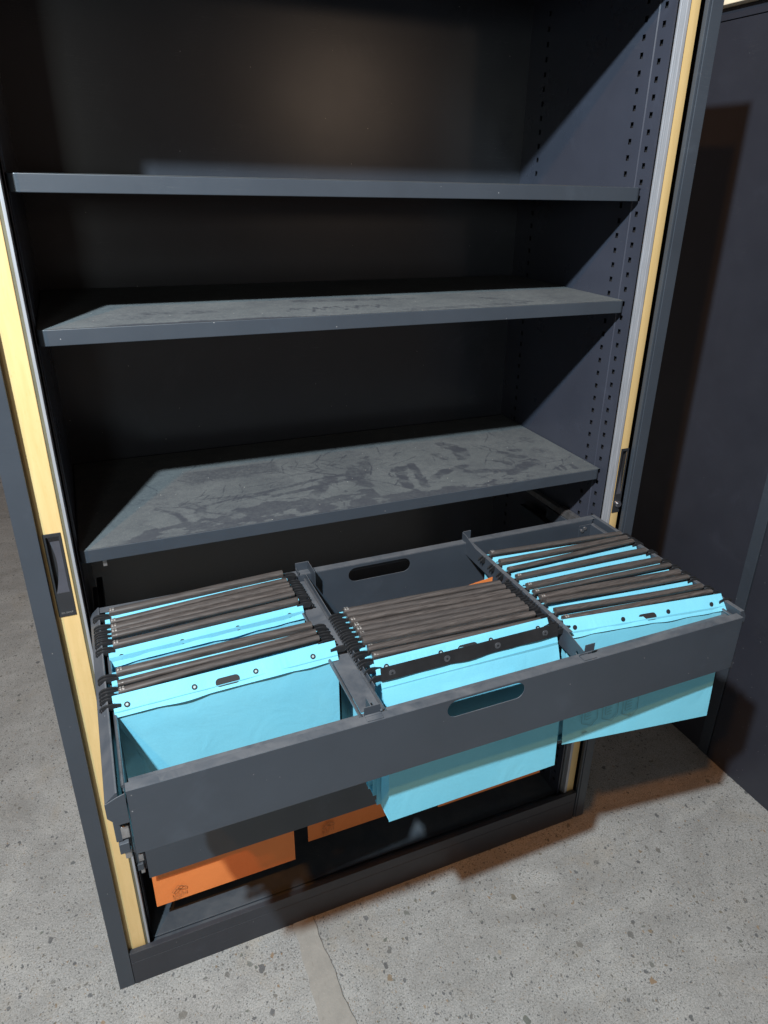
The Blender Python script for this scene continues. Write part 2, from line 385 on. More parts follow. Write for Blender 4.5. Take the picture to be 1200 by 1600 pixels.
# shelves with dust
def vnoise(x, y, seed):
    r = np.random.default_rng(seed).random((64, 64)); xi = np.floor(x).astype(int); yi = np.floor(y).astype(int); fx = x-xi; fy = y-yi
    fx = fx*fx*(3-2*fx); fy = fy*fy*(3-2*fy)
    g = lambda a, b: r[a % 64, b % 64]
    return (g(xi,yi)*(1-fx)+g(xi+1,yi)*fx)*(1-fy)+(g(xi,yi+1)*(1-fx)+g(xi+1,yi+1)*fx)*fy
def fbm(x, y, seed, o=4):
    s = 0; a = .5
    for k in range(o): s = s + a*vnoise(x*2**k, y*2**k, seed+k); a *= .5
    return s/.94
def capsule(X, Y, pts, r, amt, D, soft=.0025, seed=0):
    wob = (fbm(X*60, Y*60, seed+31, 3)-.5)*r*1.4
    for (x0, y0), (x1, y1) in zip(pts, pts[1:]):
        dx, dy = x1-x0, y1-y0; t = np.clip(((X-x0)*dx+(Y-y0)*dy)/(dx*dx+dy*dy+1e-9), 0, 1)
        d = np.hypot(X-(x0+t*dx), Y-(y0+t*dy)) + wob
        k = np.clip((r-d)/soft+.5, 0, 1); amt2 = amt*(.35+.75*np.clip((fbm(X*90+Y*40, Y*35, seed+90, 3)-.25)*2.2, 0, 1)); D[:] = D*(1-k*np.clip(amt2, 0, 1))
def dust_grid(parent, z, kind):
    x0, x1, y0, y1 = IX0+.003, IX1-.003, SY+.0012, YB-.012
    st = .0022 if kind == 3 else .004
    nx = int((x1-x0)/st); ny = int((y1-y0)/st)
    xs = np.linspace(x0, x1, nx); ys = np.linspace(y0, y1, ny); X, Y = np.meshgrid(xs, ys)
    D = .74 + .55*(fbm(X*9, Y*9, 3+kind)-.5)*.7 + .45*(fbm(X*22+Y*90, Y*26-X*60, 77+kind)-.5)
    r = random.Random(kind*11)
    if kind == 3:
        # rubbed band along the front edge, ragged
        wv = .012 + .075*np.clip(np.sin((X-.14)/.80*math.pi), 0, 1)**.7*(.45+.9*fbm(X*7, Y*0+2, 40, 4))*(.35+.65*(X < .62)+.0) 
        edge = (wv + (fbm(X*42, Y*42, 50, 4)-.5)*.05) - (Y-SY)
        k = np.clip(edge/.004+.5, 0, 1)*np.clip((X-.13)/.03, 0, 1)*np.clip((.97-X)/.03, 0, 1)
        isl = np.clip((fbm(X*26, Y*60, 60, 4)-.60)/.03, 0, 1)
        D = D*(1-k*(.45+.5*fbm(X*34, Y*34, 71, 3))*(1-isl*.8))
        # rubbed pale rectangle at the back left
        kk = np.clip((X-.27)/.03,0,1)*np.clip((.48-X)/.01,0,1)*np.clip((Y-.255)/.02,0,1)*np.clip((.335-Y)/.01,0,1); D = D*(1-.45*kk)
        C = lambda pts, rr, am=.9, sf=.002, sd=0: capsule(X, Y, pts, rr, am, D, sf, sd)
        # broad finger smears
        C([(.215,.165),(.245,.13),(.255,.10)], .006, .8, .003, 1); C([(.265,.17),(.29,.14),(.285,.11)], .011, .75, .005, 2)
        C([(.30,.15),(.36,.165),(.42,.16)], .004); C([(.40,.17),(.47,.185),(.53,.20),(.60,.205)], .005, .8); C([(.43,.15),(.50,.16),(.56,.175),(.62,.18)], .006, .8)
        C([(.56,.20),(.52,.15),(.50,.12)], .012, .6, .006, 4); C([(.62,.24),(.60,.18),(.62,.13)], .010, .55, .006, 5)
        C([(.66,.27),(.63,.20),(.61,.14)], .014, .5, .008, 6)
        C([(.71,.20),(.70,.15),(.69,.10)], .011, .8, .003, 7); C([(.745,.21),(.735,.15),(.725,.09)], .008, .85, .003, 8); C([(.70,.19),(.74,.20)], .010, .8, .003, 9)
        C([(.865,.30),(.885,.26),(.875,.21)], .017, .75, .006, 10); C([(.85,.16),(.80,.15),(.76,.12)], .010, .75, .004, 11); C([(.84,.13),(.88,.12),(.93,.10)], .010, .6, .004, 12)
        C([(.82,.25),(.83,.22)], .010, .6, .004, 13)
        C([(.93,.09),(.97,.115),(1.01,.13)], .013, .75, .004, 14); C([(.95,.14),(.93,.165)], .008, .6, .004, 15); C([(.98,.18),(1.0,.165)], .012, .7, .004, 16)
        C([(1.00,.21),(1.015,.205)], .010, .8, .003, 17); C([(.965,.21),(.975,.20)], .008, .8, .003, 18)
        C([(1.055,.20),(1.06,.18)], .011, .5, .005, 19); C([(1.075,.25),(1.07,.27)], .012, .5, .005, 20)
        for i, xx in enumerate((1.035, 1.05, 1.075)): C([(xx,.085),(xx-.003,.065)], .005, .75, .002, 21+i)
        C([(.895,.105),(.896,.106)], .006, .8, .002, 30)
        for cx, cy in ((.585,.265),(.545,.235),(.625,.30),(.67,.285)): C([(cx,cy),(cx+.004,cy+.002)], .006, .6, .003, int(cx*100))
        # thin scratches
        C([(.53,.245),(.60,.19),(.66,.13),(.70,.075)], .0022, .9, .0015, 3)
        for i in range(95):
            x = r.uniform(.2, .78) if r.random() < .75 else r.uniform(.8, 1.05); y = r.uniform(.07, .33); a = r.choice([r.gauss(-.9, .25), r.gauss(.25, .3), r.gauss(1.2, .3)]); l = r.uniform(.012, .055)
            b = a + r.uniform(-.8, .8)
            C([(x, y), (x+l*math.cos(a), y+l*math.sin(a)), (x+l*math.cos(a)+l*.6*math.cos(b), y+l*math.sin(a)+l*.6*math.sin(b))], r.uniform(.0006, .0013), .9, .0013, i)
        for i in range(7): C([(.30+i*.013,.20-i*.004),(.285+i*.013,.185-i*.006),(.33+i*.02,.178)], .0013, .8, .0014, i)
        for i in range(9):
            x = .46+i*.018; C([(x,.285),(x+.03,.235)], .0009, .7, .0013, i)
    elif kind == 2:
        edge = .012 + (fbm(X*20, Y*20, 52, 4)-.5)*.03 - (Y-SY); D = D*(1-.8*np.clip(edge/.004+.5, 0, 1)*np.clip((X-.15)/.05,0,1)*np.clip((.5-X)/.05,0,1))
        C = lambda pts, rr, am=.9, sf=.003, sd=0: capsule(X, Y, pts, rr, am, D, sf, sd)
        for i in range(9):
            x = .46+i*.02; C([(x,.10+.02*math.sin(i*2)),(x+.012,.125),(x+.02,.105)], .003, .8, .002, i)
        C([(.50,.20),(.60,.19),(.72,.18)], .012, .5, .008, 3); C([(.24,.14),(.34,.13)], .014, .4, .01, 5); C([(.66,.06),(.9,.07)], .012, .45, .01, 6); C([(.86,.15),(.93,.08)], .005, .6, .004, 8)
    else:
        D = D*.9
    me = bpy.data.meshes.new('dust_layer')
    V = np.stack([X.ravel(), Y.ravel(), np.full(X.size, z+.0004)], 1)
    idx = np.arange(nx*ny).reshape(ny, nx)
    F = np.stack([idx[:-1,:-1].ravel(), idx[:-1,1:].ravel(), idx[1:,1:].ravel(), idx[1:,:-1].ravel()], 1)
    me.from_pydata(V.tolist(), [], F.tolist())
    at = me.attributes.new('dust', 'FLOAT', 'POINT'); at.data.foreach_set('value', D.ravel().astype(np.float32))
    me.materials.append(M_dust)
    o = bpy.data.objects.new('dust_layer', me); COL.objects.link(o); o.parent = parent
for k, z in ((1, 1.5762), (2, 1.3744), (3, 1.0206)):
    bm = bmesh.new(); r = .011
    pts = [(IX1-.001, YB-.008), (IX0+.001, YB-.008)]
    for q in range(7):
        a = math.radians(180+90*q/6); pts.append((IX0+.001+r+r*math.cos(a), SY+r+r*math.sin(a)))
    for q in range(7):
        a = math.radians(270+90*q/6); pts.append((IX1-.001-r+r*math.cos(a), SY+r+r*math.sin(a)))
    prism(bm, pts, 'z', z-ST, z)
    sh = obj('shelf', bm, M_metal, cab, .0009, False)
    for p in sh.data.polygons: p.use_smooth = False
    dust_grid(sh, z, k)
    if k == 3:
        quick('shelf_clip', [(.112, .118, .05, .053, z-ST-.014, z-ST)], M_zinc, sh, 0)

# tambour doors
def door(x0, x1, sx0, sx1, side):
    bm = bmesh.new()
    # leading slat plus the slats that run back round the curve into the side pocket
    def slat_profile():
        yf = .0155; out = x0 if side < 0 else x1; d = -1 if side < 0 else 1
        inner = x1 if side < 0 else x0
        p = [(inner, yf+.012), (inner, yf+.0008), (inner+d*.0008, yf)]
        e = out - d*.004
        for k in range(7):
            a = math.radians(90*k/6); p.append((e + d*(.016 if side < 0 else .0035)*math.sin(a), yf + .014*(1-math.cos(a))))
        ww = .016 if side < 0 else .0035; p.append((e + d*ww, yf+.06)); p.append((e + d*(ww-.004), yf+.06)); p.append((e + d*(ww-.0045), yf+.016)); p.append((e, yf+.012))
        return p
    full = slat_profile(); hx0, hx1 = (.0345, .0605) if side < 0 else (1.1455, 1.1655); a0, a1 = hx0+.004, hx1-.0035
    q0, q1 = (a1, a0) if side < 0 else (a0, a1)
    notch = full[:3] + [(q0, .0155), (q0, .0245), (q1, .0245), (q1, .0155)] + full[3:]
    prism(bm, full, 'z', .078, .9675); prism(bm, notch, 'z', .9675, 1.0665); prism(bm, full, 'z', 1.0665, 1.94)
    o = obj('tambour_door', bm, M_beech, cab, 0, True)
    bm = bmesh.new()
    box(bm, sx0, sx1, .0275, .058, .0785, 1.94); box(bm, sx0 + (.0006 if side > 0 else 0), sx1 - (.0006 if side < 0 else 0), .0225, .0272, .0785, 1.94)
    box(bm, sx0, sx1, .0128, .0222, .0785, 1.94)
    e = obj('edge_profile', bm, M_alu, o, .0007)
    if side < 0: quick('groove_shade_strip', [(.0646, .0689, .0175, .05, .0785, 1.94)], M_groove, o, .0004)  # added filler coloured as the shaded groove between beech and aluminium
    # handle: framed plate with scooped grip
    hx0, hx1 = (.0345, .0605) if side < 0 else (1.1455, 1.1655)
    hz0, hz1 = .923, 1.0725
    bm = bmesh.new(); yf = .0138
    plate_y(bm, [(hx0,hz0),(hx1,hz0),(hx1,hz1),(hx0,hz1)], [[(hx0+.004,.9675),(hx1-.0035,.9675),(hx1-.0035,hz1-.006),(hx0+.004,hz1-.006)]], yf, .0153)
    obj('handle_plate', bm, M_handle, o, .0004)
    bm = bmesh.new(); n = 14; a0, a1 = hx0+.004, hx1-.0035; L_ = []; R_ = []
    for k in range(n+1):
        t = k/n; zz = .9675 + (hz1-.006-.9675)*t
        yy = .0146 + .0092*math.sin(min(1, t*1.5)*math.pi/2)
        L_.append(bm.verts.new((a0 + .0085*math.sin(math.pi*t)**.9*1.0 if side < 0 else a0, yy-.0006, zz))); R_.append(bm.verts.new((a1, yy-.0006, zz)))
    for k in range(n): bm.faces.new((L_[k], R_[k], R_[k+1], L_[k+1]))
    obj('handle_grip', bm, M_scoop, o, 0, True)
    quick('handle_recess', [(a0+.0001, a1-.0001, .0242, .0244, .9676, 1.0664), (a0+.0001, a0+.0005, .0154, .0241, .9676, 1.0664), (a1-.0005, a1-.0001, .0154, .0241, .9676, 1.0664), (a0+.0006, a1-.0006, .0154, .0241, 1.0660, 1.0664)], M_slotshade, o, 0)  # black liner paints the shade in the recess around the grip
    if side > 0:
        bm = bmesh.new(); disc(bm, (1.157, .0138, .944), (0, -1, 0), .0078, .003, 20); disc(bm, (1.157, .0108, .944), (0, -1, 0), .0055, .004, 18)
        lk = obj('lock_cylinder', bm, M_chrome, o, .0005, True)
        quick('latch_slot', [(sx0-.0005, sx0-.0001, .034, .0365, .925, .955), (sx0-.0005, sx0-.0001, .034, .042, .948, .951), (sx0-.0005, sx0-.0001, .034, .042, .955, .957)], M_slotshade, o, 0)
    else:
        cu = bpy.data.curves.new('t', 'FONT'); cu.body = 'EOL GROUP'; cu.size = .0042; cu.extrude = .0001; cu.align_x = 'CENTER'
        to = bpy.data.objects.new('t', cu); COL.objects.link(to); dg = bpy.context.evaluated_depsgraph_get(); me = bpy.data.meshes.new_from_object(to.evaluated_get(dg)); bpy.data.objects.remove(to)
        me.transform(Matrix.Translation((.0478, .0136, .9285)) @ Matrix.Rotation(math.radians(90), 4, 'X') @ Matrix.Scale(.75, 4, (1, 0, 0))); me.materials.append(M_txt)
        t = bpy.data.objects.new('handle_lettering', me); COL.objects.link(t); t.parent = o
door(.0325, .0645, .0690, .0735, -1)
door(1.1418, 1.1675, 1.1340, 1.1415, 1)

# ------------------------------------------------------------------ filing drawers
def drawer(yf, yb, zt, h, x0, x1, pulled):
    sx0, sx1 = x0, x1
    bm = bmesh.new(); t = .0012; d = yb - yf
    slot = rounded(.5965, zt-.0185, .0640, .0145, .0144, 8)
    plate_y(bm, [(x0, zt-h), (x1, zt-h), (x1, zt), (x0, zt)], [slot] if pulled else [], yf, yf+t)
    box(bm, x0, x1, yf+t+.0001, yf+.0150, zt-t, zt); box(bm, x0+.002, x1-.002, yf+.0139, yf+.0150, zt-.016, zt-t-.0001)
    box(bm, x0+.004, x1-.004, yf+.0152, yf+.034, zt-.013, zt-.0119); box(bm, x0+.004, x1-.004, yf+t+.0001, yf+.016, zt-h, zt-h+t)
    o = obj('filing_drawer', bm, M_front, cab, .0005)
    # back panel
    bm = bmesh.new(); slot2 = rounded(.596, zt-.021, .064, .0145, .0144, 8)
    plate_y(bm, [(x0, zt-.105), (x1, zt-.105), (x1, zt), (x0, zt)], [slot2] if pulled else [], yb-.018, yb-.0168)
    box(bm, x0-.012, x1+.012, yb-.0166, yb, zt-.0005, zt+.0007); box(bm, x0-.012, x1+.012, yb-.0012, yb, zt-.022, zt-.0007)
    obj('drawer_back', bm, M_front, o, .0005)
    # side rails with a sloped top
    for s in (-1, 1):
        xo = x0-.0245 if s < 0 else x1+.0215; f = -s
        pr = [(xo, zt-.030 if s < 0 else zt-.020), (xo, zt-.010), (xo+f*(.0135 if s < 0 else .007), zt+.003), (xo+f*.0155, zt+.003), (xo+f*.0155, zt-.028), (xo+f*.018, zt-.034), (xo+f*.018, zt-.048), (xo+f*.010, zt-.046)]
        bm = bmesh.new(); ye = yf-.0005 if s < 0 else yf+.0125
        v0 = [bm.verts.new((p[0], ye, p[1])) for p in pr]; v1 = [bm.verts.new((p[0], yb-.002, p[1])) for p in pr]
        n = len(pr); bm.faces.new(v0); bm.faces.new(v1[::-1])
        for i in range(n): bm.faces.new((v0[i], v0[(i+1) % n], v1[(i+1) % n], v1[i]))
        obj('side_rail', bm, M_front, o, .0006)
        if s < 0:
            bm = bmesh.new(); prism(bm, [(xo-.0004, zt-.032), (xo-.0004, zt-.010), (xo+.0135, zt-.0035), (xo+.0235, zt-.0005), (xo+.0235, zt-.047), (xo+.010, zt-.047)], 'y', ye-.0016, ye-.0002); box(bm, xo+.0222, xo+.0230, yf+.002, yb-.02, zt-.10, zt-.048)
            obj('rail_end_cap', bm, M_front, o, .0006)
        bm = bmesh.new(); xr = xo + f*.022
        tube(bm, [(xr, yf+.02, zt-.010), (xr, yb-.02, zt-.010)], .0028); box(bm, xr-.0008, xr+.0008, yf+.016, yb-.018, zt-.03, zt-.013)
        obj('hanging_rod', bm, M_rod, o)
        # telescopic runner under the rail
        a, b_ = sorted((xo+f*.004, xo+f*.012)); c, e = sorted((xo+f*.010, xo+f*.021))
        ys_ = .0 if s < 0 else .014
        quick('slide_runner', [(a, b_, yf+ys_+.006, .20, zt-.082, zt-.0485), (c, e, yf+.012, .30, zt-.112, zt-.083), (a+.002, b_+.006, yf+ys_+.002, yf+.030, zt-.100, zt-.0835)], M_metal, o, .0008)
        quick('slide_stop', [(c, e, yf+ys_+.006, yf+ys_+.016, zt-.080, zt-.060), (c+.001, e-.002, yf+.004, yf+.012, zt-.112, zt-.098)], M_zinc if s < 0 else M_metal, o, .0012)
    return o
D1 = drawer(YF, YR, ZT, .105, DX0, DX1, True)
D2 = drawer(.0185, .445, .402, .127, .0955, 1.1045, False)
# cabinet-side runner of the open drawer
quick('cabinet_runner', [(1.108, 1.1205, .03, .43, .868, .882), (1.108, 1.1205, .03, .15, .8822, .886)], M_zinc, cab, .0008)
bm = bmesh.new(); disc(bm, (1.078, .0165, .897), (0, -1, 0), .004, .004); disc(bm, (1.070, .0165, .893), (0, -1, 0), .0035, .005)
obj('rivet', bm, M_zinc, D1)
quick('corner_bracket', [(1.062, 1.0975, .0145, .0158, .835, .905), (1.092, 1.0975, -.06, .0143, .878, .9045)], M_front, D1)
# dividers
def divider(kind):
    if kind == 1:
        bm = bmesh.new(); y0, y1 = YF+.018, YR-.0185
        box(bm, .415, .447, y0+.02, y1, .9000, .9012); box(bm, .4471, .4485, y0+.05, y1, .888, .9155)
        o = obj('divider', bm, M_front, D1, .0005)
        for x in (.4105, .4460):
            bm = bmesh.new(); tube(bm, [(x, y0, .904), (x, y1, .904)], .0026); obj('hanging_rod', bm, M_rod, o)
        xc = .423
        quick('clip', [(xc-.012, xc+.012, YF-.0010+.012, YF+.0132+.0015, ZT+.0004, ZT+.0016), (xc-.012, xc+.012, YF+.0152, YF+.0164, ZT-.014, ZT+.014), (xc-.0005, xc+.0012, YF+.0165, YF+.04, ZT-.02, ZT+.010), (xc-.0118, xc+.0118, YF+.0020, YF+.0108, ZT+.0004, ZT+.0014)], M_front, o, .0004)
        quick('clip', [(.4335, .4575, YR-.0012, YR+.0002, ZT+.0009, ZT+.017), (.4575, .4588, YR-.045, YR+.0002, ZT-.012, ZT+.017), (.4335, .4346, YR-.02, YR-.0014, ZT+.0009, ZT+.008)], M_front, o, .0004)
    else:
        bm = bmesh.new(); y0, y1 = YF+.018, YR-.0185
        x = .7840
        # angle-section plate with a hole near each end
        tmp = bmesh.new(); es = []
        for loop in ([(y0+.006, .884), (YR-.001, .890), (YR+.0005, .931), (YR-.012, .931), (-.02, .921), (y0+.05, .921), (y0+.004, .912)], rounded(y0+.022, .900, .0032, .0032, .003, 4), rounded(YR-.014, .914, .003, .003, .0028, 4)):
            vs = [tmp.verts.new((x, p[0], p[1])) for p in loop]; es += [tmp.edges.new((vs[i], vs[(i+1) % len(vs)])) for i in range(len(vs))]
        bmesh.ops.triangle_fill(tmp, edges=es, use_beauty=True)
        r = bmesh.ops.extrude_face_region(tmp, geom=tmp.faces[:]); bmesh.ops.translate(tmp, verts=[g_ for g_ in r['geom'] if isinstance(g_, bmesh.types.BMVert)], vec=(.0013, 0, 0))
        me = bpy.data.meshes.new('t'); tmp.to_mesh(me); tmp.free(); bm.from_mesh(me); bpy.data.meshes.remove(me)
        box(bm, x+.0014, x+.009, y0+.05, y1, .9195, .9207)
        o = obj('divider', bm, M_front, D1, .0003)
        for xx in (.7905,):
            bm = bmesh.new(); tube(bm, [(xx, y0, .904), (xx, y1, .904)], .0024); obj('hanging_rod', bm, M_rod, o)
        quick('clip', [(.768, .792, YF+.0020, YF+.0135, ZT+.0004, ZT+.0016), (.768, .792, YF+.0152, YF+.0164, ZT-.016, ZT+.0035), (.7785, .797, YF+.0166, YF+.0178, ZT+.0036, ZT+.017), (.768, .7838, YF+.0136, YF+.0151, ZT-.004, ZT+.0016)], M_front, o, .0004)
        quick('clip', [(.7855, .803, YR-.0012, YR+.0002, ZT+.0009, ZT+.019)], M_front, o, .0004)
divider(1); divider(2)

# ------------------------------------------------------------------ hanging files
def sheet(bm, top_l, top_r, bot_l, bot_r, bow=0., nx=14, nz=8, th=.0007, ragged=0., seed=0):
    """one bent card sheet between four corners"""
    r = random.Random(seed); ph = r.uniform(0, 6); am = r.uniform(.4, 1)*bow
    tl, tr, bl, br = map(Vector, (top_l, top_r, bot_l, bot_r)); G = []
    for s in (0, 1):
        g_ = []
        for i in range(nx+1):
            for j in range(nz+1):
                u = i/nx; t = j/nz
                p = (tl*(1-u)+tr*u)*(1-t)+(bl*(1-u)+br*u)*t
                p = p + Vector((0, am*math.sin(u*math.pi*1.6+ph)*math.sin(t*math.pi) + s*th, 0))
                g_.append(bm.verts.new(p))
        G.append(g_)
    k = lambda i, j: i*(nz+1)+j
    for i in range(nx):
        for j in range(nz):
            bm.faces.new((G[0][k(i,j)], G[0][k(i+1,j)], G[0][k(i+1,j+1)], G[0][k(i,j+1)]))
            bm.faces.new((G[1][k(i,j)], G[1][k(i,j+1)], G[1][k(i+1,j+1)], G[1][k(i+1,j)]))
    bl_ = [k(i,0) for i in range(nx+1)] + [k(nx,j) for j in range(1,nz+1)] + [k(i,nz) for i in range(nx-1,-1,-1)] + [k(0,j) for j in range(nz-1,0,-1)]
    for a, b in zip(bl_, bl_[1:]+bl_[:1]): bm.faces.new((G[0][a], G[1][a], G[1][b], G[0][b]))

def hanging_file(label, group, xl, xr, yl, yr, zb, zt=ZT, bar=True, color=None, oval=False, rings=False, black=False, bandw=.021, tilt=.013, detail=True, front_off=-.012, seed=0, gap=.010, ybb=None, baronly=False, loose=None, back=True, snaps=True, ztop=.0035):
    color = color or M_cyan
    root = thing('hanging_file', label, 'hanging file', group, ((xl+xr)/2, (yl+yr)/2, zb))
    inv = Matrix.Translation((-(xl+xr)/2, -(yl+yr)/2, -zb))
    def O(name, bm, m, par, bevel=0, smooth=False):
        bm.transform(inv); return obj(name, bm, m, par, bevel, smooth)
    r = random.Random(seed)
    sk = (yr-yl)
    off = front_off
    # back sheet
    zb2 = zb
    if back:
        bm = bmesh.new(); sheet(bm, (xl+.002, yl+.003, zt+.006), (xr-.002, yr+.003, zt+.006), (xl+.002, yl+.003-.004, zb2), (xr-.002, yr+.003-.004, zb2), .002, seed=seed); O('back_sheet', bm, color, root, 0, True)
    # front sheet hangs from the tilted stud band
    lo = loose or 0.
    fy = off - tilt*.5
    bm = bmesh.new(); sheet(bm, (xl, yl+fy+.0015, zt-.004), (xr, yr+fy+.0015, zt-.004), (xl, yl+fy-.0005-gap-lo, zb2), (xr, yr+fy-.0005-gap-lo, zb2), .0025, seed=seed+1)
    fs = O('front_sheet', bm, color, root, 0, True)
    # bottom gusset
    bm = bmesh.new(); yb0 = (yl if True else 0)
    v = [bm.verts.new(c) for c in ((xl+.001, yl+fy-gap-lo, zb2), (xr-.001, yr+fy-gap-lo, zb2), (xr-.001, yr-.001, zb2+.001), (xl+.001, yl-.001, zb2+.001))]
    f = bm.faces.new(v); ex = bmesh.ops.extrude_face_region(bm, geom=[f]); bmesh.ops.translate(bm, verts=[q for q in ex['geom'] if isinstance(q, bmesh.types.BMVert)], vec=(0, 0, .0007))
    O('bottom_gusset', bm, color, root)
    # stud band : card strip leaning back, wavy lower edge standing off the sheet
    bm = bmesh.new(); n = 36; rows = []
    nrm = Vector((0, -bandw, tilt)).normalized(); 
    ov = [(xl+.1555-.0175, xl+.1555+.0175)] if oval else []
    zt1 = zt+ztop
    for i in range(n+1):
        u = i/n; x = xl+(xr-xl)*u; y = yl+sk*u+off
        wv = .0015*math.sin(u*9+seed)+.001*math.sin(u*23+seed*2)
        top = Vector((x, y+tilt*.5, zt1)); bot = Vector((x, y-tilt*.5-.0018+abs(wv)*-.8, zt1-bandw+wv*.6))
        rows.append((top, bot))
    o2 = Vector((0, .0006, -.0004))
    va = [[bm.verts.new(t), bm.verts.new(b), bm.verts.new(b-o2*-1), bm.verts.new(t-o2*-1)] for t, b in rows]
    for a, b in zip(va, va[1:]):
        for q in range(4): bm.faces.new((a[q], b[q], b[(q+1) % 4], a[(q+1) % 4]))
    bm.faces.new(va[0]); bm.faces.new(va[-1][::-1])
    bd = O('stud_band', bm, M_hook if black else color, root, 0, False)
    nn = Vector((0, -(bandw), -(-tilt))); nn = Vector((0, -bandw, tilt)).normalized()
    def on(xo, t): # point on band, t from 0 top to 1 bottom
        u = xo/(xr-xl); y = yl+sk*u+off
        return Vector((xl+xo, y+tilt*.5-(tilt+.0018)*t, zt1-bandw*t))
    if detail and snaps:
        for xo in (.0175, .1085, .1975, .2860):
            xo = min(xo, (xr-xl)-.012)
            bm = bmesh.new(); p = on(xo, .52); disc(bm, p+nn*.0004, nn, .0040 if not black else .0052, .0010, 18); st = O('snap_stud', bm, M_rod if black else M_stud, bd, 0, True)
            bm = bmesh.new(); disc(bm, p+nn*.0013, nn, .0019, .0004, 12); O('stud_centre', bm, M_studlight if rings else M_stud, bd)
    if oval:
        bm = bmesh.new(); pts = rounded(0, 0, .0175, .0062, .0061, 8)
        c = on(.1555, .62); dn = (on(.1555, 1)-on(.1555, 0)).normalized()
        dx = Vector((1, sk/(xr-xl), 0)).normalized()
        a = [bm.verts.new(c+dx*px-dn*pz+nn*.0005) for px, pz in pts]; b = [bm.verts.new(q.co+nn*.0004) for q in a]
        bm.faces.new(a[::-1]); bm.faces.new(b)
        for i in range(len(a)): bm.faces.new((a[i], a[(i+1) % len(a)], b[(i+1) % len(a)], b[i]))
        O('finger_slot', bm, M_slotshade, bd)  # flat black oval, the hole's darkness painted onto the band
    # bar
    if bar:
        bx0, bx1 = xl+.008, xr-.006
        bm = bmesh.new(); prof = []
        rw, rh = .0061, .0046; zc = zt+.0095; lean = r.uniform(-.0015, .0015)
        for k in range(13):
            a = math.radians(-20+220*k/12); prof.append((rw*math.cos(a), rh*math.sin(a)))
        prof += [(-.0035, -.008), (.0035, -.008)]
        nseg = 12; rings_ = []; ph = r.uniform(0, 6)
        for i in range(nseg+1):
            u = i/nseg; x = bx0+(bx1-bx0)*u; y = yl+sk*u
            dz = .0007*math.sin(u*5+ph); dy = .0008*math.sin(u*4+ph*2)
            rings_.append([bm.verts.new((x, y+p[0]+dy+lean*p[1]/rh, zc+p[1]+dz)) for p in prof])
        for a, b in zip(rings_, rings_[1:]):
            for k in range(len(prof)): bm.faces.new((a[k], a[(k+1) % len(prof)], b[(k+1) % len(prof)], b[k]))
        bm.faces.new(rings_[0]); bm.faces.new(rings_[-1][::-1])
        lb = O('label_holder', bm, M_bar, root, 0, True)
        if detail:
            bm = bmesh.new()
            for dx_ in (.0015, .0055):
                x = bx0+dx_
                for sgn in (0, 1):
                    a0 = math.radians(62+sgn*42); a1 = a0+math.radians(30)
                    q = [(x, yl+(rw+.0003)*math.cos(a), zc+(rh+.0003)*math.sin(a)) for a in (a0, a1)]
                    v = [bm.verts.new(q[0]), bm.verts.new((q[0][0]+.0026, *q[0][1:])), bm.verts.new((q[1][0]+.0026, *q[1][1:])), bm.verts.new(q[1])]
                    bm.faces.new(v)
            O('label_insert', bm, M_ins, lb)
    # hooks
    for s in (-1, 1):
        for k, yo in enumerate(((off*.55, .001) if bar else (off, ))):
            x0 = xl if s < 0 else xr; y = (yl if s < 0 else yr)+yo; f = s; dy = -.0025
            L_ = .020 if s < 0 else .020
            pr = [(-.010, .000), (0, .0020), (.006, .0030), (.011, .0026), (.015, .0012), (.0180, -.0018), (.0185, -.0055), (.0165, -.0060), (.0152, -.0022), (.0130, -.0080), (.0050, -.0080), (-.010, -.008)]
            bm = bmesh.new(); hh = .0024/2
            v0 = [bm.verts.new((x0+f*p[0], y-hh-abs(p[0])*.10, zt+p[1]+.004)) for p in pr]; v1 = [bm.verts.new((x0+f*p[0], y+hh-abs(p[0])*.10, zt+p[1]+.004)) for p in pr]
            n = len(pr); bm.faces.new(v0); bm.faces.new(v1[::-1])
            for i in range(n): bm.faces.new((v0[i], v0[(i+1) % n], v1[(i+1) % n], v1[i]))
            O('hook', bm, M_hook, root, .0004)
    return root, fs, bd, O

# left row: nine with bars and one front flap
AL = [.002, -.030, -.048, -.062, -.074, -.096, -.168, -.199, -.215]; AR = [.022, -.006, -.022, -.040, -.053, -.078, -.158, -.179, -.196]
lab = {'A': 'cyan file with dark bar, left row, %s', 'B': 'cyan file with dark bar, middle row, %s', 'C': 'cyan file with dark bar, right row, %s'}
desA = ['backmost, set apart', 'second from the back', 'third from the back', 'fourth from the back', 'fifth from the back', 'sixth from back, studs facing the wide gap', 'seventh from back, in front of the wide gap', 'eighth from the back', 'ninth from back, dark studs showing']
for i, (a, b) in enumerate(zip(AL, AR)):
    hanging_file(lab['A'] % desA[i], 'cyan hanging files in the left row', .101, .412, a, b, .662+.004*(i % 3), seed=i, gap=.006 if i not in (5,) else .012, tilt=.010)
rt, fs, bd, O_ = hanging_file('cyan file without bar, front of left row, black oval slot and ringed studs', 'cyan hanging files in the left row', .100, .425, -.236, -.226, .658, bar=False, oval=True, rings=True, seed=21, gap=.004, tilt=.016, bandw=.024, front_off=0, back=False, ztop=.013)
